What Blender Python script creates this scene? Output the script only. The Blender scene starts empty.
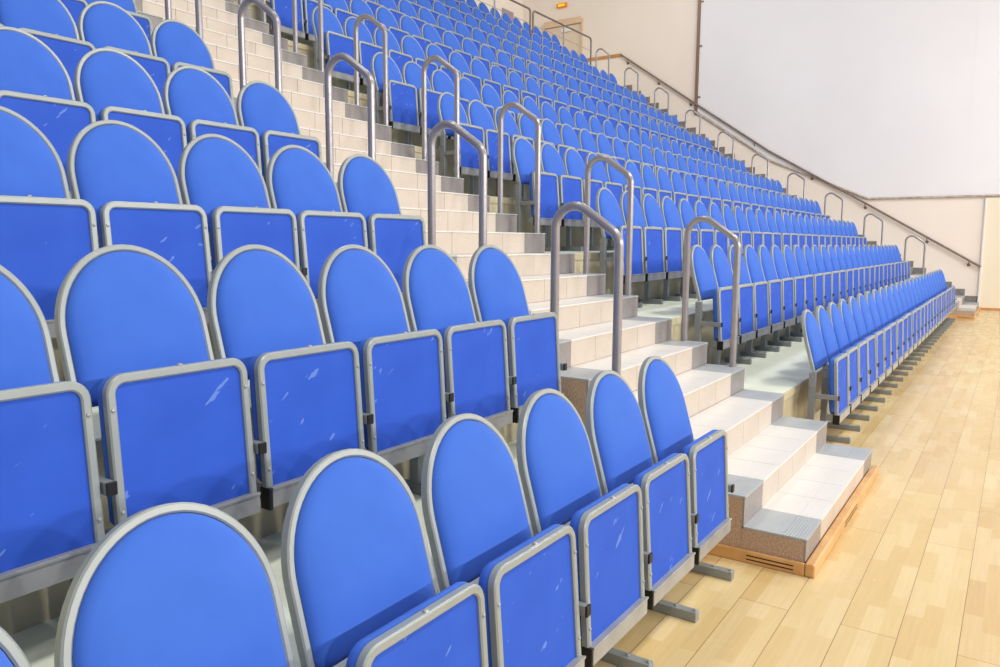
import bpy, bmesh, math, random
from mathutils import Vector, Matrix

random.seed(7)
C = bpy.context.scene.collection
SC = bpy.context.scene

# ------------------------------------------------------------------ camera
CAM = Vector((-3.3975, -1.3906, 1.6238))
RV = Vector((0.56146242, -0.82748876, 0.00472358))
UV = Vector((0.09586764, 0.07071519, 0.99287902))
FV = Vector((0.82193026, 0.55701142, -0.11903332))
FPX = 762.83
cd = bpy.data.cameras.new('camera')
cd.sensor_width = 36.0
cd.sensor_fit = 'HORIZONTAL'
cd.lens = FPX / 1000.0 * 36.0
cd.clip_start = 0.02
cam = bpy.data.objects.new('camera', cd)
C.objects.link(cam)
m = Matrix((RV, UV, -FV)).transposed().to_4x4()
m.translation = CAM
cam.matrix_world = m
SC.camera = cam

# ------------------------------------------------------------------ light
SC.view_settings.view_transform = 'Standard'
SC.view_settings.look = 'None'
SC.view_settings.gamma = 1.0
SC.view_settings.use_curve_mapping = False
SC.view_settings.exposure = -0.72
wd = bpy.data.worlds.new('world')
SC.world = wd
wd.use_nodes = True
wd.node_tree.nodes['Background'].inputs[0].default_value = (0.93, 0.96, 1.0, 1)
wd.node_tree.nodes['Background'].inputs[1].default_value = 0.44

def lamp(x, y, z, tx, ty, tz, size, energy, col=(1, 0.97, 0.93), sy=None):
    l = bpy.data.lights.new('hall_or_fill_lamp', 'AREA')
    l.shape = 'RECTANGLE' if sy else 'SQUARE'
    l.size = size
    if sy:
        l.size_y = sy
    l.energy = energy
    l.color = col
    o = bpy.data.objects.new('hall_or_fill_lamp', l)
    C.objects.link(o)
    o.location = (x, y, z)
    d = Vector((tx, ty, tz)) - Vector((x, y, z))
    o.rotation_euler = d.to_track_quat('-Z', 'Y').to_euler()
    return o

# floodlights high on the opposite long side of the hall
for lx in (-7.0, -1.5, 4.0, 9.5, 15.0):
    lamp(lx, -17.0, 6.0, lx + 1.5, 1.0, 1.0, 0.45, 1080)
# ceiling luminaires above the court and above the stand
for lx in (-3.0, 4.5, 12.0):
    lamp(lx, -4.5, 10.5, lx, -4.5, 0, 2.4, 760, sy=1.2)
    lamp(lx, 3.5, 12.0, lx, 3.5, 0, 2.4, 240, sy=1.2)

lamp(13.0, 7.5, 11.5, 19.1, 6.5, 7.0, 2.0, 230, sy=1.2)  # added fill lamp, no fixture: brightens the upper end wall by the landing
lamp(13.5, -5.0, 9.5, 19.1, -1.0, 4.0, 2.0, 60, sy=1.2)  # second added fill, aimed at the end wall nearer the court to lift it

# ------------------------------------------------------------------ measures
RISE, RISE2, D = 0.5108, 0.6228, 0.895
ROWS = 12
def lev(k):                       # height of the k-th tier (0 = court floor)
    return RISE * k if k <= 5 else RISE * 5 + (k - 5) * RISE2
def nose_y(s):                    # y of the front edge of step s (3 steps per tier)
    return -0.006 - D + s * D / 3.0
AX0, AX1 = 0.42, 2.43             # near stairs
ROFF = [0.05, -0.03, 0.0] + [0.0] * 9
RSP = [0.491, 0.497, 0.495] + [0.494] * 9
RX = 2.962                        # centre of the far block's first seat
NS = 27
FX0, FX1 = 16.1, 19.112          # far stairs, far wall
WALLX = 19.115
LOFF = [-0.085, -0.142, -0.145, -0.11, -0.095, -0.12, -0.12]
LSP = [0.4965, 0.4905, 0.483, 0.486, 0.480, 0.483, 0.483]

# ------------------------------------------------------------------ materials
def srgb(r, g, b):
    f = lambda c: (c / 255 / 12.92) if c / 255 <= 0.04045 else ((c / 255 + 0.055) / 1.055) ** 2.4
    return (f(r), f(g), f(b), 1)

class NT:
    def __init__(s, name, rough=0.5, metal=0.0, col=(0.8, 0.8, 0.8, 1), spec=0.5):
        s.m = bpy.data.materials.new(name)
        s.m.use_nodes = True
        s.t = s.m.node_tree
        s.b = s.t.nodes['Principled BSDF']
        s.b.inputs['Roughness'].default_value = rough
        s.b.inputs['Metallic'].default_value = metal
        s.b.inputs['Base Color'].default_value = col
        s.b.inputs['Specular IOR Level'].default_value = spec
    def n(s, typ, **kw):
        x = s.t.nodes.new(typ)
        for k, v in kw.items():
            setattr(x, k, v)
        return x
    def l(s, a, b):
        s.t.links.new(a, b)
    def coord(s, kind='Object', scale=(1, 1, 1), loc=(0, 0, 0)):
        tc = s.n('ShaderNodeTexCoord')
        mp = s.n('ShaderNodeMapping')
        mp.inputs['Scale'].default_value = scale
        mp.inputs['Location'].default_value = loc
        s.l(tc.outputs[kind], mp.inputs[0])
        return mp.outputs[0]
    def noise(s, vec, scale, detail=3, rough=0.5):
        x = s.n('ShaderNodeTexNoise')
        x.inputs['Scale'].default_value = scale
        x.inputs['Detail'].default_value = detail
        x.inputs['Roughness'].default_value = rough
        s.l(vec, x.inputs['Vector'])
        return x.outputs['Fac']
    def ramp(s, fac, stops):
        x = s.n('ShaderNodeValToRGB')
        e = x.color_ramp.elements
        while len(e) < len(stops):
            e.new(0.5)
        for i, (p, c) in enumerate(stops):
            e[i].position = p
            e[i].color = c
        s.l(fac, x.inputs[0])
        return x.outputs[0]
    def math(s, op, a, b=None):
        x = s.n('ShaderNodeMath', operation=op)
        for i, v in enumerate((a, b)):
            if v is None:
                continue
            if isinstance(v, (int, float)):
                x.inputs[i].default_value = v
            else:
                s.l(v, x.inputs[i])
        return x.outputs[0]
    def mix(s, fac, a, b, blend='MIX'):
        x = s.n('ShaderNodeMix', data_type='RGBA', blend_type=blend)
        for i, v in ((0, fac), (6, a), (7, b)):
            if isinstance(v, (int, float, tuple)):
                x.inputs[i].default_value = v
            else:
                s.l(v, x.inputs[i])
        return x.outputs[2]
    def color(s, c):
        s.l(c, s.b.inputs['Base Color'])
    def bump(s, h, strength=0.2, dist=0.002):
        x = s.n('ShaderNodeBump')
        x.inputs['Strength'].default_value = strength
        x.inputs['Distance'].default_value = dist
        s.l(h, x.inputs['Height'])
        s.l(x.outputs[0], s.b.inputs['Normal'])

def speck(name, c1, c2, scale, rough, metal=0.0, bump=0.0, spec=0.5, obj='Object'):
    t = NT(name, rough, metal, spec=spec)
    v = t.coord(obj)
    f = t.noise(v, scale, 4)
    t.color(t.ramp(f, [(0.35, c1), (0.65, c2)]))
    if bump:
        t.bump(t.noise(v, scale * 3, 2), bump)
    return t.m

# woven blue upholstery
t = NT('blue_fabric', 0.85, spec=0.25)
v = t.coord()
t.color(t.ramp(t.noise(v, 6, 3), [(0.3, srgb(58, 101, 196)), (0.7, srgb(63, 107, 203))]))
t.b.inputs['Sheen Weight'].default_value = 0.25
t.b.inputs['Sheen Tint'].default_value = srgb(150, 190, 255)
t.bump(t.noise(v, 900, 2), 0.25, 0.001)
M_FAB = t.m
# blue underside panel with scuffs
t = NT('blue_underside', 0.7, spec=0.3)
v = t.coord()
oi = t.n('ShaderNodeObjectInfo')
off = t.n('ShaderNodeVectorMath', operation='MULTIPLY_ADD')
cmb = t.n('ShaderNodeCombineXYZ')
for i in range(3):
    t.l(oi.outputs['Random'], cmb.inputs[i])
off.inputs[1].default_value = (37, 53, 71)
t.l(cmb.outputs[0], off.inputs[0])
rot = t.n('ShaderNodeMapping')
rot.inputs['Scale'].default_value = (7, 7, 26)
rot0 = t.n('ShaderNodeMapping')
rot0.inputs['Rotation'].default_value = (0, 0.65, 0)
t.l(v, rot0.inputs[0])
t.l(rot0.outputs[0], rot.inputs[0])
t.l(rot.outputs[0], off.inputs[2])
sc = t.noise(off.outputs[0], 1.6, 2, 0.5)
mask = t.noise(off.outputs[0], 0.35, 2)
s1 = t.math('MULTIPLY', t.math('GREATER_THAN', sc, 0.69), t.math('GREATER_THAN', mask, 0.5))
base = t.ramp(t.noise(v, 5, 3), [(0.3, srgb(40, 83, 192)), (0.7, srgb(46, 91, 200))])
t.color(t.mix(t.math('MULTIPLY', s1, 0.35), base, srgb(150, 180, 235)))
t.bump(t.noise(v, 900, 2), 0.15, 0.001)
M_PAN = t.m

M_FRAME = speck('silver_painted_metal', srgb(150, 157, 156), srgb(158, 164, 163), 8, 0.4, 0.2)
M_POST = speck('grey_painted_steel', srgb(134, 140, 142), srgb(144, 149, 151), 10, 0.42, 0.2)
M_BEAM = speck('brushed_aluminium', srgb(160, 161, 160), srgb(174, 175, 174), 9, 0.38, 0.3)
M_CAP = NT('black_plastic', 0.45, col=srgb(20, 20, 22)).m
M_RAIL = speck('brushed_steel_tube', srgb(160, 156, 160), srgb(168, 164, 168), 12, 0.32, 0.5)
M_WALLRAIL = speck('brown_grey_handrail', srgb(120, 104, 98), srgb(140, 122, 114), 12, 0.4, 0.2)
M_BRASS = NT('bronze_bracket', 0.4, 0.3, srgb(142, 112, 92)).m
M_TRIM = speck('orange_wood', srgb(190, 130, 80), srgb(206, 148, 96), 4, 0.5)
M_SKIRT = speck('grey_skirting_tile', srgb(120, 114, 112), srgb(140, 133, 130), 9, 0.4)
M_CONDUIT = speck('pale_brown_conduit', srgb(166, 150, 138), srgb(206, 194, 184), 9, 0.5)

def tile(name, c1, c2, rough, bump=0):
    t = NT(name, rough, spec=0.5)
    v = t.coord()
    f = t.noise(v, 3.5, 4)
    col = t.ramp(f, [(0.3, c1), (0.7, c2)])
    fine = t.noise(v, 60, 2)
    t.color(t.mix(0.06, col, t.ramp(fine, [(0.35, (0.35, 0.33, 0.31, 1)), (0.65, (0.95, 0.93, 0.9, 1))]), 'MIX'))
    if bump:
        w = t.n('ShaderNodeTexWave', wave_type='BANDS', bands_direction='Y')
        w.inputs['Scale'].default_value = 22
        t.l(v, w.inputs['Vector'])
        sep = t.n('ShaderNodeSeparateXYZ')
        t.l(v, sep.inputs[0])
        near = t.math('LESS_THAN', sep.outputs['Y'], 0.115)
        t.bump(t.math('MULTIPLY', w.outputs['Fac'], near), bump * 0.6, 0.003)
    return t.m
M_TREAD = tile('ivory_tread_tile', srgb(220, 216, 211), srgb(227, 224, 220), 0.35, 0.5)
M_TREADG = tile('grey_tread_tile', srgb(160, 166, 170), srgb(176, 181, 184), 0.4, 0.9)
M_RISER = tile('beige_riser_tile', srgb(194, 180, 165), srgb(205, 192, 178), 0.4)
M_RISERG = tile('grey_riser_tile', srgb(128, 120, 118), srgb(148, 140, 137), 0.4)
M_GROUT = NT('grey_grout', 0.9, col=srgb(176, 164, 152)).m
M_CHIP = speck('brown_chipboard', srgb(168, 138, 114), srgb(198, 170, 146), 110, 0.85, bump=0.3)
M_TIER = speck('pale_green_grey_concrete', srgb(222, 228, 208), srgb(232, 238, 220), 3, 0.6)
M_TIERF = speck('cream_painted_riser', srgb(188, 176, 142), srgb(206, 196, 164), 3, 0.6)

# maple sports parquet, strips along x
t = NT('maple_parquet', 0.28, spec=0.35)
v = t.coord('Object')
br = t.n('ShaderNodeTexBrick', offset=0.37, offset_frequency=2, squash=1.0)
br.inputs['Scale'].default_value = 1.0
br.inputs['Mortar Size'].default_value = 0.0
br.inputs['Brick Width'].default_value = 0.42
br.inputs['Row Height'].default_value = 0.072
br.inputs['Color1'].default_value = (0, 0, 0, 1)
br.inputs['Color2'].default_value = (1, 1, 1, 1)
br.inputs['Bias'].default_value = 0.0
t.l(v, br.inputs['Vector'])
big = t.n('ShaderNodeTexBrick', offset=0.43, offset_frequency=2, squash=1.0)
big.inputs['Scale'].default_value = 1.0
big.inputs['Mortar Size'].default_value = 0.0018
big.inputs['Mortar Smooth'].default_value = 0.3
big.inputs['Brick Width'].default_value = 2.2
big.inputs['Row Height'].default_value = 0.216
big.inputs['Color1'].default_value = (0.2, 0.2, 0.2, 1)
big.inputs['Color2'].default_value = (0.8, 0.8, 0.8, 1)
big.inputs['Mortar'].default_value = (0.5, 0.5, 0.5, 1)
t.l(v, big.inputs['Vector'])
tone = t.ramp(br.outputs['Color'], [(0.0, srgb(212, 181, 124)), (0.3, srgb(217, 188, 133)), (0.7, srgb(220, 193, 141)), (1.0, srgb(226, 202, 154))])
gv = t.coord('Object', (3, 60, 1))
grain = t.ramp(t.noise(gv, 1.0, 4, 0.6), [(0.3, (0.86, 0.83, 0.78, 1)), (0.7, (1, 1, 1, 1))])
c2 = t.mix(0.6, tone, grain, 'MULTIPLY')
c3 = t.mix(0.1, c2, big.outputs['Color'], 'OVERLAY')
t.color(t.mix(big.outputs['Fac'], c3, srgb(150, 112, 72)))
rv = t.noise(v, 1.2, 3)
rr = t.ramp(rv, [(0.3, (0.2, 0.2, 0.2, 1)), (0.7, (0.34, 0.34, 0.34, 1))])
t.l(rr, t.b.inputs['Roughness'])
M_FLOOR = t.m
M_PLINTH = speck('varnished_maple', srgb(204, 152, 92), srgb(220, 172, 114), 8, 0.35)
M_SLOT = NT('dark_slot', 0.9, col=srgb(60, 36, 20)).m
M_WALL = speck('beige_painted_wall', srgb(240, 228, 216), srgb(244, 233, 222), 0.6, 0.7)
M_WALL2 = speck('cream_painted_wall', srgb(238, 226, 202), srgb(243, 232, 210), 0.6, 0.7)
M_SCREEN = speck('white_wall_panel', srgb(234, 233, 237), srgb(238, 237, 241), 0.5, 0.6)
M_WHITE = NT('white_trim', 0.5, col=srgb(235, 232, 230)).m
M_DOOR = speck('pale_wooden_door', srgb(224, 205, 182), srgb(230, 212, 192), 2, 0.5)
M_DFRAME = speck('tan_door_frame', srgb(222, 192, 162), srgb(228, 200, 172), 3, 0.5)
t = NT('exit_glow', 0.4, col=srgb(255, 150, 20))
t.b.inputs['Emission Color'].default_value = srgb(255, 190, 20)
t.b.inputs['Emission Strength'].default_value = 1.6
M_EXIT = t.m
M_EXITF = NT('orange_plastic', 0.4, col=srgb(240, 140, 40)).m
M_MAUVE = NT('mauve_board', 0.6, col=srgb(170, 150, 160)).m

# ------------------------------------------------------------------ helpers
def bm_obj(name, bm, mat, parent=None, smooth=False):
    me = bpy.data.meshes.new(name)
    bmesh.ops.recalc_face_normals(bm, faces=bm.faces)
    if smooth:
        for f in bm.faces:
            f.smooth = True
    bm.to_mesh(me)
    bm.free()
    for x in (mat if isinstance(mat, (list, tuple)) else [mat]):
        me.materials.append(x)
    if smooth:
        try:
            me.set_sharp_from_angle(angle=math.radians(38))
        except Exception:
            pass
    o = bpy.data.objects.new(name, me)
    C.objects.link(o)
    if parent:
        o.parent = parent
    return o

def box(bm, x0, x1, y0, y1, z0, z1, bev=0.0, mi=0, M=None):
    r = bmesh.ops.create_cube(bm, size=1.0)
    vs = r['verts']
    for v in vs:
        v.co = Vector((x0 + (v.co.x + 0.5) * (x1 - x0), y0 + (v.co.y + 0.5) * (y1 - y0), z0 + (v.co.z + 0.5) * (z1 - z0)))
    fs = set(f for v in vs for f in v.link_faces)
    for f in fs:
        f.material_index = mi
    if bev:
        es = list(set(e for v in vs for e in v.link_edges))
        r2 = bmesh.ops.bevel(bm, geom=es, offset=bev, segments=2, affect='EDGES', profile=0.5)
        vs = list(set(v for f in r2['faces'] for v in f.verts))
        for f in r2['faces']:
            f.material_index = mi
    if M:
        bmesh.ops.transform(bm, matrix=M, verts=list(set(vs)))
    return vs

def tube(bm, pts, r, seg=12, caps=True, mi=0):
    pts = [Vector(p) for p in pts]
    rings = []
    t0 = (pts[1] - pts[0]).normalized()
    up = Vector((1, 0, 0)) if abs(t0.x) < 0.9 else Vector((0, 0, 1))
    n = (up - t0 * up.dot(t0)).normalized()
    for i, p in enumerate(pts):
        if i == 0:
            tg = t0
        elif i == len(pts) - 1:
            tg = (pts[-1] - pts[-2]).normalized()
        else:
            tg = ((pts[i + 1] - p).normalized() + (p - pts[i - 1]).normalized()).normalized()
        n = (n - tg * n.dot(tg)).normalized()
        b = tg.cross(n)
        rings.append([bm.verts.new(p + (n * math.cos(a) + b * math.sin(a)) * r) for a in [2 * math.pi * j / seg for j in range(seg)]])
    for a, b in zip(rings, rings[1:]):
        for j in range(seg):
            f = bm.faces.new((a[j], a[(j + 1) % seg], b[(j + 1) % seg], b[j]))
            f.material_index = mi
    if caps:
        bm.faces.new(rings[0]).material_index = mi
        bm.faces.new(rings[-1]).material_index = mi

def round_path(pts, rad, n=8):
    """polyline with rounded corners"""
    pts = [Vector(p) for p in pts]
    out = [pts[0]]
    for i in range(1, len(pts) - 1):
        p, a, b = pts[i], pts[i - 1], pts[i + 1]
        r = rad[i - 1] if isinstance(rad, (list, tuple)) else rad
        da, db = (a - p).normalized(), (b - p).normalized()
        ang = da.angle(db)
        d = r / math.tan(ang / 2)
        d = min(d, (a - p).length * 0.49, (b - p).length * 0.49)
        rr = d * math.tan(ang / 2)
        bis = (da + db).normalized()
        cen = p + bis * (rr / math.sin(ang / 2))
        s, e = p + da * d - cen, p + db * d - cen
        tot = s.angle(e)
        ax = s.cross(e).normalized()
        for j in range(n + 1):
            out.append(cen + Matrix.Rotation(tot * j / n, 3, ax) @ s)
    out.append(pts[-1])
    return out

def empty(name, loc):
    o = bpy.data.objects.new(name, None)
    o.empty_display_size = 0.1
    C.objects.link(o)
    o.location = loc
    return o

def tag(o, label=None, cat=None, group=None, kind=None):
    if label: o['label'] = label
    if cat: o['category'] = cat
    if group: o['group'] = group
    if kind: o['kind'] = kind
    return o

def struct(name, bm, mat, label=None, smooth=False):
    o = bm_obj(name, bm, mat, smooth=smooth)
    o['kind'] = 'structure'
    if label: o['label'] = label
    return o

ORD = ['zeroth', 'first', 'second', 'third', 'fourth', 'fifth', 'sixth', 'seventh', 'eighth', 'ninth', 'tenth', 'eleventh', 'twelfth', 'thirteenth',
       'fourteenth', 'fifteenth', 'sixteenth', 'seventeenth', 'eighteenth', 'nineteenth', 'twentieth', 'twenty-first', 'twenty-second',
       'twenty-third', 'twenty-fourth', 'twenty-fifth', 'twenty-sixth', 'twenty-seventh', 'twenty-eighth']

# ------------------------------------------------------------------ shell
bm = bmesh.new(); box(bm, -9, WALLX, -16, 13, -0.2, 0.0)
struct('floor', bm, M_FLOOR, 'glossy light maple parquet court floor')

bm = bmesh.new()
DY0, DY1, DZ0, DZ1 = 10.78, 12.15, lev(11), 8.62      # doorway in the far wall
box(bm, WALLX, WALLX + 0.3, -16, DY0, -0.2, 13)
box(bm, WALLX, WALLX + 0.3, DY1, 13.3, -0.2, 13)
box(bm, WALLX, WALLX + 0.3, DY0, DY1, DZ1, 13)
box(bm, WALLX, WALLX + 0.3, DY0, DY1, -0.2, DZ0)
struct('wall_far', bm, M_WALL, 'beige painted end wall beside the far stairs')
bm = bmesh.new(); box(bm, WALLX - 0.035, WALLX - 0.001, -16, -0.63, 0.0, 2.76)
struct('wall_panel', bm, M_WALL2, 'cream painted wall section right of the white trim')
bm = bmesh.new(); box(bm, -9, WALLX, 13, 13.3, -0.2, 13)
struct('wall_back', bm, M_WALL, 'beige back wall above the last seats')
bm = bmesh.new(); box(bm, WALLX - 0.055, WALLX - 0.036, -16, -0.66, 0.0, 0.055, 0.004)
struct('baseboard_far', bm, M_TRIM, 'brown wooden baseboard at the foot of the cream wall')
bm = bmesh.new(); box(bm, WALLX - 0.06, WALLX - 0.001, -0.629, -0.585, 0.0, 2.76, 0.006)
struct('trim_1', bm, M_WHITE, 'white vertical trim where the stairs wall ends')

bm = bmesh.new()
for s in range(1, 34):
    z = RISE / 3 * s if s <= 15 else RISE * 5 + (s - 15) * RISE2 / 3
    box(bm, WALLX - 0.018, WALLX - 0.001, nose_y(s) + 0.003, nose_y(s + 1) - 0.003, z + 0.001, z + (0.165 if s <= 15 else 0.2), 0.002)
struct('baseboard_stairs', bm, M_SKIRT, 'stepped grey skirting tiles along the far stairs')

# white panel above the handrail
def prism(bm, poly, x0, x1, mi=0):
    a = [bm.verts.new((x0, y, z)) for y, z in poly]
    b = [bm.verts.new((x1, y, z)) for y, z in poly]
    n = len(poly)
    bm.faces.new(a).material_index = mi
    bm.faces.new(b[::-1]).material_index = mi
    for i in range(n):
        bm.faces.new((a[i], a[(i + 1) % n], b[(i + 1) % n], b[i])).material_index = mi
bm = bmesh.new()
prism(bm, [(-16, 2.83), (2.05, 2.84), (4.6, 3.96), (6.82, 5.49), (6.82, 13), (-16, 13)], WALLX - 0.03, WALLX - 0.002)
o = struct('wall_white_panel', bm, M_SCREEN, 'large plain white panel covering the upper end wall')
bm = bmesh.new()
tube(bm, round_path([(WALLX - 0.04, -16, 2.79), (WALLX - 0.04, 2.05, 2.81), (WALLX - 0.04, 4.6, 3.93), (WALLX - 0.04, 6.84, 5.46)], 0.1), 0.024, 8)
struct('trim_2', bm, M_CONDUIT, 'pale brown conduit along the lower edge of the white panel', True)
bm = bmesh.new()
box(bm, WALLX - 0.07, WALLX - 0.002, 6.83, 6.91, 5.4, 13, 0.01)
for zz in (5.9, 7.35, 8.6, 10):
    box(bm, WALLX - 0.06, WALLX - 0.01, 6.74, 6.83, zz - 0.02, zz + 0.02, 0.005)
struct('trim_3', bm, M_BRASS, 'brown vertical pipe with small clips beside the white panel')
bm = bmesh.new(); box(bm, WALLX - 0.045, WALLX - 0.001, 9.33, DY0 - 0.13, 7.385, 7.475, 0.008)
struct('trim_4', bm, M_TRIM, 'orange wooden rail strip across the wall at the landing')
bm = bmesh.new(); box(bm, WALLX - 0.034, WALLX - 0.029, -0.17, -0.14, 2.86, 13)
struct('trim_5', bm, M_SCREEN, 'faint vertical joint in the white panel')

# doorway on the landing
dr = empty('door_1', (WALLX, (DY0 + DY1) / 2, DZ0)); dr['kind'] = 'structure'; dr['label'] = 'pale door with tan frame on the upper landing'
yc = (DY0 + DY1) / 2; hw = (DY1 - DY0) / 2
bm = bmesh.new()
box(bm, 0.03, 0.08, -hw, hw, 0, DZ1 - DZ0, 0.004)
box(bm, 0.018, 0.03, -hw + 0.12, -0.06, 1.2, 2.1, 0.003)
box(bm, 0.018, 0.03, 0.06, hw - 0.12, 1.2, 2.1, 0.003)
box(bm, 0.018, 0.03, -hw + 0.12, -0.06, 0.15, 1.0, 0.003)
box(bm, 0.018, 0.03, 0.06, hw - 0.12, 0.15, 1.0, 0.003)
bm_obj('door_leaf', bm, M_DOOR, dr)
bm = bmesh.new()
box(bm, -0.03, 0.3, -hw - 0.08, -hw, 0, DZ1 - DZ0 + 0.13, 0.006)
box(bm, -0.03, 0.3, hw, hw + 0.08, 0, DZ1 - DZ0 + 0.13, 0.006)
box(bm, -0.03, 0.3, -hw, hw, DZ1 - DZ0, DZ1 - DZ0 + 0.2, 0.006)
bm_obj('door_frame', bm, M_DFRAME, dr)
bm = bmesh.new()
box(bm, -0.02, 0.02, -0.32, 0.05, 2.12, 2.24, 0.005); box(bm, 0.01, 0.031, -0.2, -0.1, 2.15, 2.2)
bm_obj('door_closer', bm, M_WHITE, dr)

# exit light
ex = tag(empty('exit_light', (WALLX, 11.47, 9.18)), 'small glowing yellow and orange exit light above the landing door', 'exit light')
bm = bmesh.new(); box(bm, -0.09, 0.0, -0.18, 0.18, 0.0, 0.13, 0.01); bm_obj('housing', bm, M_EXITF, ex)
bm = bmesh.new(); box(bm, -0.098, -0.088, -0.12, 0.12, 0.03, 0.10, 0.003); bm_obj('light_panel', bm, M_EXIT, ex)
bm = bmesh.new(); box(bm, 17.85, 18.5, 12.965, 12.999, 8.5, 9.12, 0.005)
tag(bm_obj('notice_board', bm, M_MAUVE), 'mauve grey board on the back wall above the last row', 'board')

# ------------------------------------------------------------------ tiers and stairs
def tier(x0, x1, k, label):
    bm = bmesh.new()
    y0 = nose_y(3 * k)
    y1 = nose_y(3 * k + 3) + 0.05 if k < 11 else 13.0
    zt, zb = lev(k), lev(k - 1) - (0.0 if k == 1 else 0.08)
    box(bm, x0, x1, y0 + 0.012, y1, zb, zt - 0.035, 0, 1)
    box(bm, x0, x1, y0 + 0.012, y1, zt - 0.035, zt, 0, 0)        # floor slab
    box(bm, x0, x1, y0, y0 + 0.012, zt - 0.06, zt - 0.002, 0.003, 1)   # edging board
    struct('seating_tier', bm, [M_TIER, M_TIERF], label)
for k in range(1, 12):
    w = ORD[k + 1]
    if k < 9:
        tier(-7.5, AX0, k, 'pale concrete tier under the %s row of the near block' % w)
    tier(AX1, FX0, k, 'pale concrete tier under the %s row of the far block' % w)
bm = bmesh.new()
box(bm, AX0, AX1, nose_y(34), 13.0, lev(10), lev(11)); box(bm, FX0, WALLX, nose_y(34), 13.0, lev(10), lev(11))
struct('landing', bm, M_TIER, 'landing behind the railing at the top of the stairs')

def step_mesh(x0, x1, ntile, rise, going, side):
    """local origin: nose at floor of the tread; x absolute - x0"""
    W = x1 - x0
    bm = bmesh.new()
    th = 0.011
    box(bm, 0, W, th, going + th - 0.0005 + (0.0075 if side == 0.135 else 0), -rise - side, -th, 0, 0)      # core
    tw = W / ntile
    g = 0.0016
    for i in range(ntile):
        grey = i == 0 or i == ntile - 1 or (ntile > 6 and (i < 2 or i > ntile - 4))
        a, b = i * tw + g, (i + 1) * tw - g
        box(bm, a, b, -0.004, going + (0.018 if 0.13 < side < 0.2 else -0.001), -th, 0.0, 0.0015, 4 if grey else 2)
        box(bm, a, b, 0.0, th, -rise + 0.001, -th - 0.001, 0.001, 3 if grey else 1)
    return bm
MS = [M_CHIP, M_RISER, M_TREAD, M_RISERG, M_TREADG]
def staircase(x0, x1, ntile, label, plinth_label):
    root = tag(empty('staircase', (x0, nose_y(1), 0)), label, 'stairs')
    cache = {}
    for s in range(1, 34):
        r = (RISE if s <= 15 else RISE2) / 3
        z = lev((s - s % 3) / 3) + (s % 3) * ((RISE if s <= 15 else RISE2) / 3)
        z = RISE / 3 * s if s <= 15 else RISE * 5 + (s - 15) * RISE2 / 3
        key = (round(r, 4), min(s, 4))
        if key not in cache:
            if s == 1:
                bm = bmesh.new(); bm.free()
                bm = step_mesh(x0, x1, ntile, r + 0.012 - 0.066, D / 3, 0.135)
                for v in bm.verts:      # core must not go under the floor
                    v.co.z = max(v.co.z, -(r + 0.012) + 0.001)
                cache[key] = bm_obj('step', bm, MS, root)
            else:
                cache[key] = bm_obj('step', step_mesh(x0, x1, ntile, r, D / 3, 0.165 if s == 2 else 0.33 if s == 3 else 0.12), MS, root)
            o = cache[key]
        else:
            o = cache[key].copy(); C.objects.link(o); o.parent = root
        o.location = (0, nose_y(s) - nose_y(1) - (0.02 if s == 1 else 0.012 if s == 2 else 0), z + (0.012 if s == 1 else 0))
        if s == 2:
            pass
    # wooden plinth around the lowest step
    bm = bmesh.new()
    W = x1 - x0
    P = 0.05
    box(bm, 0.0 - P * 0.4, (W + P * 0.4) if x1 < 10 else W, -P - 0.02, -0.0205, 0.0, 0.068, 0.01, 0)
    box(bm, 0.0 - P * 0.4, -0.0005, -0.0204, D / 3 * 2 + 0.25, 0.0, 0.066, 0.006, 0)
    for zz in (0.02, 0.04):
        box(bm, -P * 0.4 - 0.001, -P * 0.4 + 0.004, 0.03, 0.26, zz, zz + 0.006, 0, 1)
        box(bm, 0.75, 1.15, -P - 0.021, -P - 0.016, zz, zz + 0.006, 0, 1)
    bm_obj('plinth', bm, [M_PLINTH, M_SLOT], root)
    return root
staircase(AX0, AX1, 6, 'tiled aisle stairs with grey end tiles between the two seat blocks', '')
staircase(FX0, FX1, 8, 'distant tiled stairs running up beside the far beige wall', '')

# ------------------------------------------------------------------ handrails
def handrail(x, k, label, r=0.025, dy=0.0, on_tier=False, up=0.0):
    """arched tube over two steps: upright, tight bend, sloping grip, bend, upright"""
    ya, yb = 0.378 + k * D + dy, 0.772 + k * D + dy
    def zs(y):
        if on_tier:
            return lev(k + 1)
        s = int(math.floor((y - nose_y(0)) / (D / 3) + 1e-6))
        return RISE / 3 * s if s <= 15 else RISE * 5 + (s - 15) * RISE2 / 3
    za, zb = zs(ya), zs(yb)
    m = 0.70 if k < 5 else 0.80
    R = 0.12
    zc = lev(k + 1) + 1.178 + up
    z0 = zc + R * math.sqrt(1 + m * m)
    tb = z0 + m * R
    ta = z0 - m * (yb - R - ya)
    root = tag(empty('handrail', (x, ya, za)), label, 'handrail')
    pts = [(0, 0, 0), (0, 0, ta - za), (0, yb - ya, tb - za), (0, yb - ya, zb - za)]
    bm = bmesh.new()
    tube(bm, round_path(pts, [0.10, R], 10), r, 16)
    bm_obj('rail_tube', bm, M_RAIL, root, True)
    for yy, zz in ((0, 0), (yb - ya, zb - za)):
        bm = bmesh.new()
        tube(bm, [(0, yy, zz), (0, yy, zz + 0.005)], r * 1.15, 16)
        bm_obj('base_collar', bm, M_RAIL, root, True)
for k in range(0, 7):
    handrail(0.36, k, 'grey arched handrail on the left edge of the near stairs, %s from the bottom' % ORD[k + 1], dy=0.01, on_tier=True, up=0.015)
for k in range(0, 10):
    handrail(2.40, k, 'grey arched handrail on the right edge of the near stairs, %s from the bottom' % ORD[k + 1], dy=-0.01 * min(k, 4))
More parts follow.
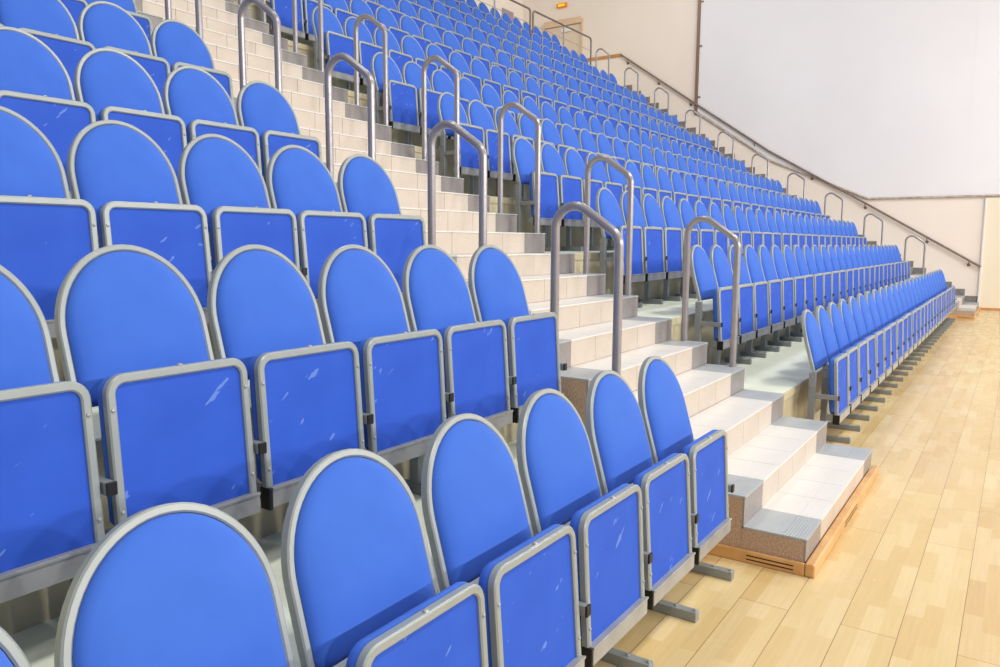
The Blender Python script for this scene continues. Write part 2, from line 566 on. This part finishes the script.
for k in range(0, 10):
    handrail(16.5, k, 'thin grey arched handrail on the stairs by the far wall, %s from the bottom' % ORD[k + 1], r=0.022, dy=0.04, up=0.0 if k < 7 else 0.04)

# wall handrail
X = WALLX - 0.09
wr = tag(empty('wall_handrail', (X, -0.5, 1.0)), 'long brown grey handrail sloping up the far beige wall', 'handrail')
path = [(-0.6, 1.07), (2.26, 2.785), (4.67, 4.20), (6.88, 5.72), (9.33, 7.43)]
bm = bmesh.new()
tube(bm, round_path([(0, y + 0.5, z - 1.0) for y, z in path], 0.2, 4), 0.028, 10)
bm_obj('rail_tube', bm, M_WALLRAIL, wr, True)
def rail_z(y):
    for (a, za), (b, zb) in zip(path, path[1:]):
        if a <= y <= b:
            return za + (zb - za) * (y - a) / (b - a)
for y in (-0.336, 0.617, 2.115, 3.5, 5.1, 7.036, 8.066, 9.106):
    z = rail_z(y)
    bm = bmesh.new()
    tube(bm, round_path([(0, y + 0.5, z - 1.02), (0, y + 0.5, z - 1.10), (0.09, y + 0.5, z - 1.12)], 0.03, 4), 0.012, 8)
    tube(bm, [(0.07, y + 0.5, z - 1.12), (0.088, y + 0.5, z - 1.12)], 0.038, 12)
    bm_obj('bracket', bm, M_BRASS, wr, True)

# railing in front of the top row
def railing(x0, x1, posts, label):
    y, z = 9.0, lev(11)
    root = tag(empty('landing_railing', (x0, y, z)), label, 'railing', None)
    H = 1.02
    L = x1 - x0
    bm = bmesh.new()
    tube(bm, round_path([(0, 0, 0), (0, 0, H), (L, 0, H), (L, 0, 0)], 0.08, 6), 0.024, 10)
    bm_obj('rail_frame', bm, M_WALLRAIL, root, True)
    for p in posts:
        bm = bmesh.new(); tube(bm, [(p - x0, 0, 0), (p - x0, 0, H)], 0.02, 10); bm_obj('post', bm, M_RAIL, root, True)
    for h in (0.36, 0.68):
        bm = bmesh.new(); tube(bm, [(0, 0, h), (L, 0, h)], 0.007, 6); bm_obj('wire', bm, M_RAIL, root, True)
railing(13.33, 16.42, [14.87], 'metal railing before the top row, right end section with three posts')
railing(10.1, 13.2, [11.65], 'metal railing before the top row, left section running out of view')

# ------------------------------------------------------------------ the folding seat
TH = math.atan2(0.13, 0.455)
ZT = 1.098
A, BS, SL = 0.233, 0.265, 0.475
def back_pt(u, s, n):             # u across, s slant distance down from top, n out of the front face
    return Vector((u, -s * math.sin(TH) - n * math.cos(TH), ZT - s * math.cos(TH) + n * math.sin(TH)))
def outline(inset, n=28):         # open outline from bottom left over the top to bottom right
    a = A - inset
    b = BS - inset
    pts = [(-a, SL - 0.0), (-a, (SL + BS) / 2)]
    for i in range(n + 1):
        t = math.pi - math.pi * i / n
        pts.append((a * math.cos(t), BS - b * math.sin(t)))
    pts += [(a, (SL + BS) / 2), (a, SL)]
    return pts

def make_rim():
    bm = bmesh.new()
    o, i = outline(0.0), outline(0.020)
    sec = []
    for (uo, so), (ui, si) in zip(o, i):
        e = 0.2
        du, ds = ui - uo, si - so
        c = []
        for (f, n) in ((0, -0.012), (0, 0.010), (e, 0.014), (1 - e, 0.014), (1, 0.010), (1, -0.012), (0.5, -0.015)):
            c.append(bm.verts.new(back_pt(uo + du * f, so + ds * f, n)))
        sec.append(c)
    for a, b in zip(sec, sec[1:]):
        for j in range(7):
            bm.faces.new((a[j], a[(j + 1) % 7], b[(j + 1) % 7], b[j]))
    bm.faces.new(sec[0]); bm.faces.new(sec[-1])
    return bm

def make_cushion():
    bm = bmesh.new()
    pts = outline(0.0205)
    base = [(u, s) for u, s in pts]
    # rounded bottom corners
    a = A - 0.0205
    bl = [(a, SL - 0.03), (a - 0.01, SL - 0.01), (a - 0.03, SL)] + [(a * (1 - 2 * i / 6), SL) for i in range(1, 6)] + [(-a + 0.03, SL), (-a + 0.01, SL - 0.01), (-a, SL - 0.03)]
    loop = base[1:-1] + bl
    cu, cs = 0.0, (SL + 0.0205) / 2 + 0.01
    prof = [(1.0, -0.008), (1.0, 0.006), (0.985, 0.016), (0.955, 0.024), (0.90, 0.031), (0.75, 0.038), (0.5, 0.042), (0.25, 0.0435)]
    rings = []
    for k, n in prof:
        rings.append([bm.verts.new(back_pt(cu + (u - cu) * k, cs + (s - cs) * k, n)) for u, s in loop])
    N = len(loop)
    for r0, r1 in zip(rings, rings[1:]):
        for j in range(N):
            bm.faces.new((r0[j], r0[(j + 1) % N], r1[(j + 1) % N], r1[j]))
    c = bm.verts.new(back_pt(cu, cs, 0.044))
    for j in range(N):
        bm.faces.new((rings[-1][j], rings[-1][(j + 1) % N], c))
    bm.faces.new(rings[0])
    return bm

# folded seat pan, local frame: origin at the lower hinge, z up along the pan, -y outwards
PW, PH, PR = 0.226, 0.435, 0.055
def pan_outline(inset, n=7):
    w, h, r = PW - inset, PH - inset, max(PR - inset, 0.01)
    pts = [(-w, 0.0)]
    for i in range(n + 1):
        t = math.pi - (math.pi / 2) * i / n
        pts.append((-w + r + r * math.cos(t), h - r + r * math.sin(t)))
    for i in range(n + 1):
        t = math.pi / 2 - (math.pi / 2) * i / n
        pts.append((w - r + r * math.cos(t), h - r + r * math.sin(t)))
    pts.append((w, 0.0))
    return pts
def make_pan_frame():
    bm = bmesh.new()
    o, i = pan_outline(0.0), pan_outline(0.026)
    sec = []
    for (xo, zo), (xi, zi) in zip(o, i):
        c = []
        for f, y in ((0, 0.010), (0, -0.010), (0.18, -0.0145), (0.82, -0.0145), (1, -0.010), (1, 0.010)):
            c.append(bm.verts.new((xo + (xi - xo) * f, y, zo + (zi - zo) * f)))
        sec.append(c)
    for a, b in zip(sec, sec[1:]):
        for j in range(6):
            bm.faces.new((a[j], a[(j + 1) % 6], b[(j + 1) % 6], b[j]))
    bm.faces.new(sec[0]); bm.faces.new(sec[-1])
    return bm
def dome(bm, p, d, r):
    d = Vector(d)
    q = d.to_track_quat('Z', 'Y').to_matrix().to_4x4()
    q.translation = Vector(p)
    rs = []
    for rr, h in ((r, 0), (r * 0.85, r * 0.45), (r * 0.45, r * 0.7)):
        rs.append([bm.verts.new(q @ Vector((rr * math.cos(a), rr * math.sin(a), h))) for a in [2 * math.pi * j / 8 for j in range(8)]])
    for a, b in zip(rs, rs[1:]):
        for j in range(8):
            bm.faces.new((a[j], a[(j + 1) % 8], b[(j + 1) % 8], b[j]))
    bm.faces.new(rs[-1])
    bm.faces.new(rs[0])
def make_pan():
    """upholstered seat: blue underside panel inside the frame plus the cushion behind it"""
    bm = bmesh.new()
    pts = pan_outline(0.024)
    front = [bm.verts.new((x, -0.0045, z)) for x, z in pts]
    f = bm.faces.new(front); f.material_index = 1
    back = [bm.verts.new((x, 0.011, z)) for x, z in pts]
    n = len(pts)
    for j in range(n):
        bm.faces.new((front[j], front[(j + 1) % n], back[(j + 1) % n], back[j])).material_index = 1
    # cushion with rolled edges
    o = pan_outline(0.003)
    o[0] = (o[0][0], 0.03); o[-1] = (o[-1][0], 0.03)
    o = o + [(PW * 0.9, 0.006), (0, 0.004), (-PW * 0.9, 0.006)]
    cx, cz = 0.0, PH / 2
    prof = [(1.0, 0.011), (1.006, 0.018), (1.01, 0.028), (1.002, 0.039), (0.97, 0.048), (0.88, 0.055), (0.6, 0.060), (0.3, 0.062)]
    rings = []
    for k, y in prof:
        rings.append([bm.verts.new((cx + (x - cx) * k, y, cz + (z - cz) * k)) for x, z in o])
    N = len(o)
    for a, b in zip(rings, rings[1:]):
        for j in range(N):
            bm.faces.new((a[j], a[(j + 1) % N], b[(j + 1) % N], b[j]))
    bm.faces.new(rings[0]); bm.faces.new(rings[-1])
    return bm

HING = Vector((0, -0.310, 0.318))
PTILT = math.atan2(0.030, 0.43)
def make_seat():
    root = empty('folding_seat', (0, 0, 0))
    b = bm_obj('backrest', make_cushion(), M_FAB, root, True)
    bm_obj('backrest_frame', make_rim(), M_FRAME, b, True)
    p = bm_obj('seat_pan', make_pan(), [M_FAB, M_PAN], root, True)
    p.location = HING; p.rotation_euler = (-PTILT, 0, 0)
    bm_obj('pan_frame', make_pan_frame(), M_FRAME, p, True)
    bm = bmesh.new()
    for sx in (-1, 1):
        for z in (0.06, 0.34):
            dome(bm, (sx * (PW - 0.013), -0.0145, z), (0, -1, 0), 0.0065)
    dome(bm, (0.0, -0.004, PH), (0, 0, 1), 0.009)
    bm_obj('rivets', bm, M_BEAM, p, True)
    # beam below the pan
    bm = bmesh.new(); box(bm, -0.214, 0.226, -0.335, -0.290, 0.252, 0.318, 0.003)
    box(bm, -0.214, 0.226, -0.339, -0.333, 0.311, 0.319, 0.001)
    be = bm_obj('beam', bm, M_BEAM, root)
    bm = bmesh.new(); box(bm, -0.228, -0.2145, -0.338, -0.289, 0.245, 0.319, 0.003)
    bm_obj('end_cap', bm, M_CAP, be)
    bm = bmesh.new()
    box(bm, -0.225, -0.2, -0.292, -0.24, 0.27, 0.318, 0.003)
    box(bm, 0.2, 0.225, -0.292, -0.24, 0.27, 0.318, 0.003)
    bm_obj('hinge', bm, M_POST, root)
    side_parts(root, -0.2435)
    return root
SIDE = None
def side_parts(root, x):
    """post, foot and arm bracket standing in the gap between two seats"""
    global SIDE
    if SIDE is None:
        bm = bmesh.new(); box(bm, -0.020, 0.020, -0.158, -0.108, 0.045, 0.635, 0.004)
        for z in (0.60, 0.53): dome(bm, (-0.020, -0.133, z), (-1, 0, 0), 0.009)
        a = bm_obj('post', bm, M_POST, root)
        bm = bmesh.new(); box(bm, -0.022, 0.022, -0.348, -0.06, 0.0, 0.045, 0.004)
        for y in (-0.335, -0.25): dome(bm, (0, y, 0.045), (0, 0, 1), 0.010)
        b = bm_obj('foot', bm, M_POST, root)
        bm = bmesh.new(); box(bm, -0.015, 0.012, -0.326, -0.158, 0.438, 0.474, 0.003)
        c = bm_obj('arm_bracket', bm, M_POST, root)
        bm = bmesh.new(); box(bm, -0.016, 0.013, -0.334, -0.3255, 0.438, 0.475, 0.002)
        d = bm_obj('rubber_cap', bm, M_CAP, c)
        SIDE = (a, b, c, d)
        for o in (a, b, c): o.location.x = x
    else:
        a, b, c, d = SIDE
        for o in (a, b, c):
            q = o.copy(); C.objects.link(q); q.parent = root; q.location.x = x
            if o is c:
                e = d.copy(); C.objects.link(e); e.parent = q

proto = make_seat()
proto_children = list(proto.children)
used = [False]
def place_seat(x, y, z, label, group, end=False):
    if not used[0]:
        used[0] = True
        r = proto
        kids = proto_children
    else:
        r = proto.copy(); C.objects.link(r)
        for ch in proto_children:
            c = ch.copy(); C.objects.link(c); c.parent = r
            for g in ch.children:
                d = g.copy(); C.objects.link(d); d.parent = c
        kids = r.children
    r.location = (x, y, z)
    tag(r, label, 'seat', group)
    if end:
        side_parts(r, 0.25)
    dj = random.gauss(0, 0.012)
    for c in kids:
        if c.name.startswith('foot') and z > 0.1:
            c.scale.y = 0.85
        if c.name.startswith('seat_pan'):
            c.rotation_euler.x = -PTILT + max(-0.02, min(0.03, dj))
    return r

def px(p):
    q = Vector(p) - CAM
    d = q.dot(FV)
    if d < 0.15:
        return None
    return 500 + FPX * q.dot(RV) / d, 333.5 - FPX * q.dot(UV) / d

plan = []
for k in range(ROWS):
    for i in range(NS):
        if k < 3 and i == NS - 1:
            continue
        x = RX + ROFF[k] + RSP[k] * i
        lab = 'blue folding seat, %s from the stairs in the %s row of the far block' % (ORD[i + 1], ORD[k + 1] if k else 'front')
        plan.append((x, k, lab, 'blue folding seats of the far block', i == (NS - 2 if k < 3 else NS - 1)))
for k in range(7):
    for i in range(12):
        x = LOFF[k] - LSP[k] * i
        vis = False
        for dx in (-0.24, 0, 0.24):
            for dy, dz in ((0, 1.1), (-0.13, 0.65), (-0.3, 0.75), (-0.32, 0.3)):
                q = px((x + dx, k * D + dy, lev(k) + dz))
                if q and -5 < q[0] < 1005 and -5 < q[1] < 672:
                    vis = True
        if not vis:
            continue
        lab = 'blue folding seat, %s from the stairs in the %s row of the near left block' % (ORD[i + 1], ORD[k + 1] if k else 'front')
        plan.append((x, k, lab, 'blue folding seats of the near left block', i == 0))
plan.sort(key=lambda p: (Vector((p[0], p[1] * D, lev(p[1]) + 0.8)) - CAM).length)
for (x, k, lab, grp, end) in plan[:300]:
    place_seat(x, k * D, lev(k), lab, grp, end)

# the remaining, smallest seats at the far ends of the upper rows: one object
rest = plan[300:]
if rest:
    import array
    src = [proto] + [c for c in proto_children] + [g for c in proto_children for g in c.children]
    parts = []
    mats = []
    def mloc(o):
        m = Matrix.Translation(o.location) @ o.rotation_euler.to_matrix().to_4x4()
        return m
    for ch in proto_children:
        parts.append((ch.data, mloc(ch)))
        for g in ch.children:
            parts.append((g.data, mloc(ch) @ mloc(g)))
    V, Fc, Mi, Sm = [], [], [], []
    tv, tf, tm, ts = [], [], [], []
    for me, M in parts:
        idx = []
        for mt in me.materials:
            if mt not in mats: mats.append(mt)
            idx.append(mats.index(mt))
        o0 = len(tv)
        tv += [M @ v.co for v in me.vertices]
        for p in me.polygons:
            tf.append([o0 + i for i in p.vertices]); tm.append(idx[p.material_index]); ts.append(p.use_smooth)
    for (x, k, lab, grp, end) in rest:
        o0 = len(V)
        off = Vector((x, k * D, lev(k)))
        V += [tuple(v + off) for v in tv]
        Fc += [[o0 + i for i in f] for f in tf]
        Mi += tm; Sm += ts
    me = bpy.data.meshes.new('distant_seats')
    me.from_pydata(V, [], Fc)
    for mt in mats: me.materials.append(mt)
    me.polygons.foreach_set('material_index', Mi)
    me.polygons.foreach_set('use_smooth', Sm)
    me.set_sharp_from_angle(angle=math.radians(38))
    me.update()
    o = bpy.data.objects.new('distant_seats', me); C.objects.link(o)
    tag(o, 'blue folding seats at the distant upper end of the stand', 'seats', None, 'stuff')
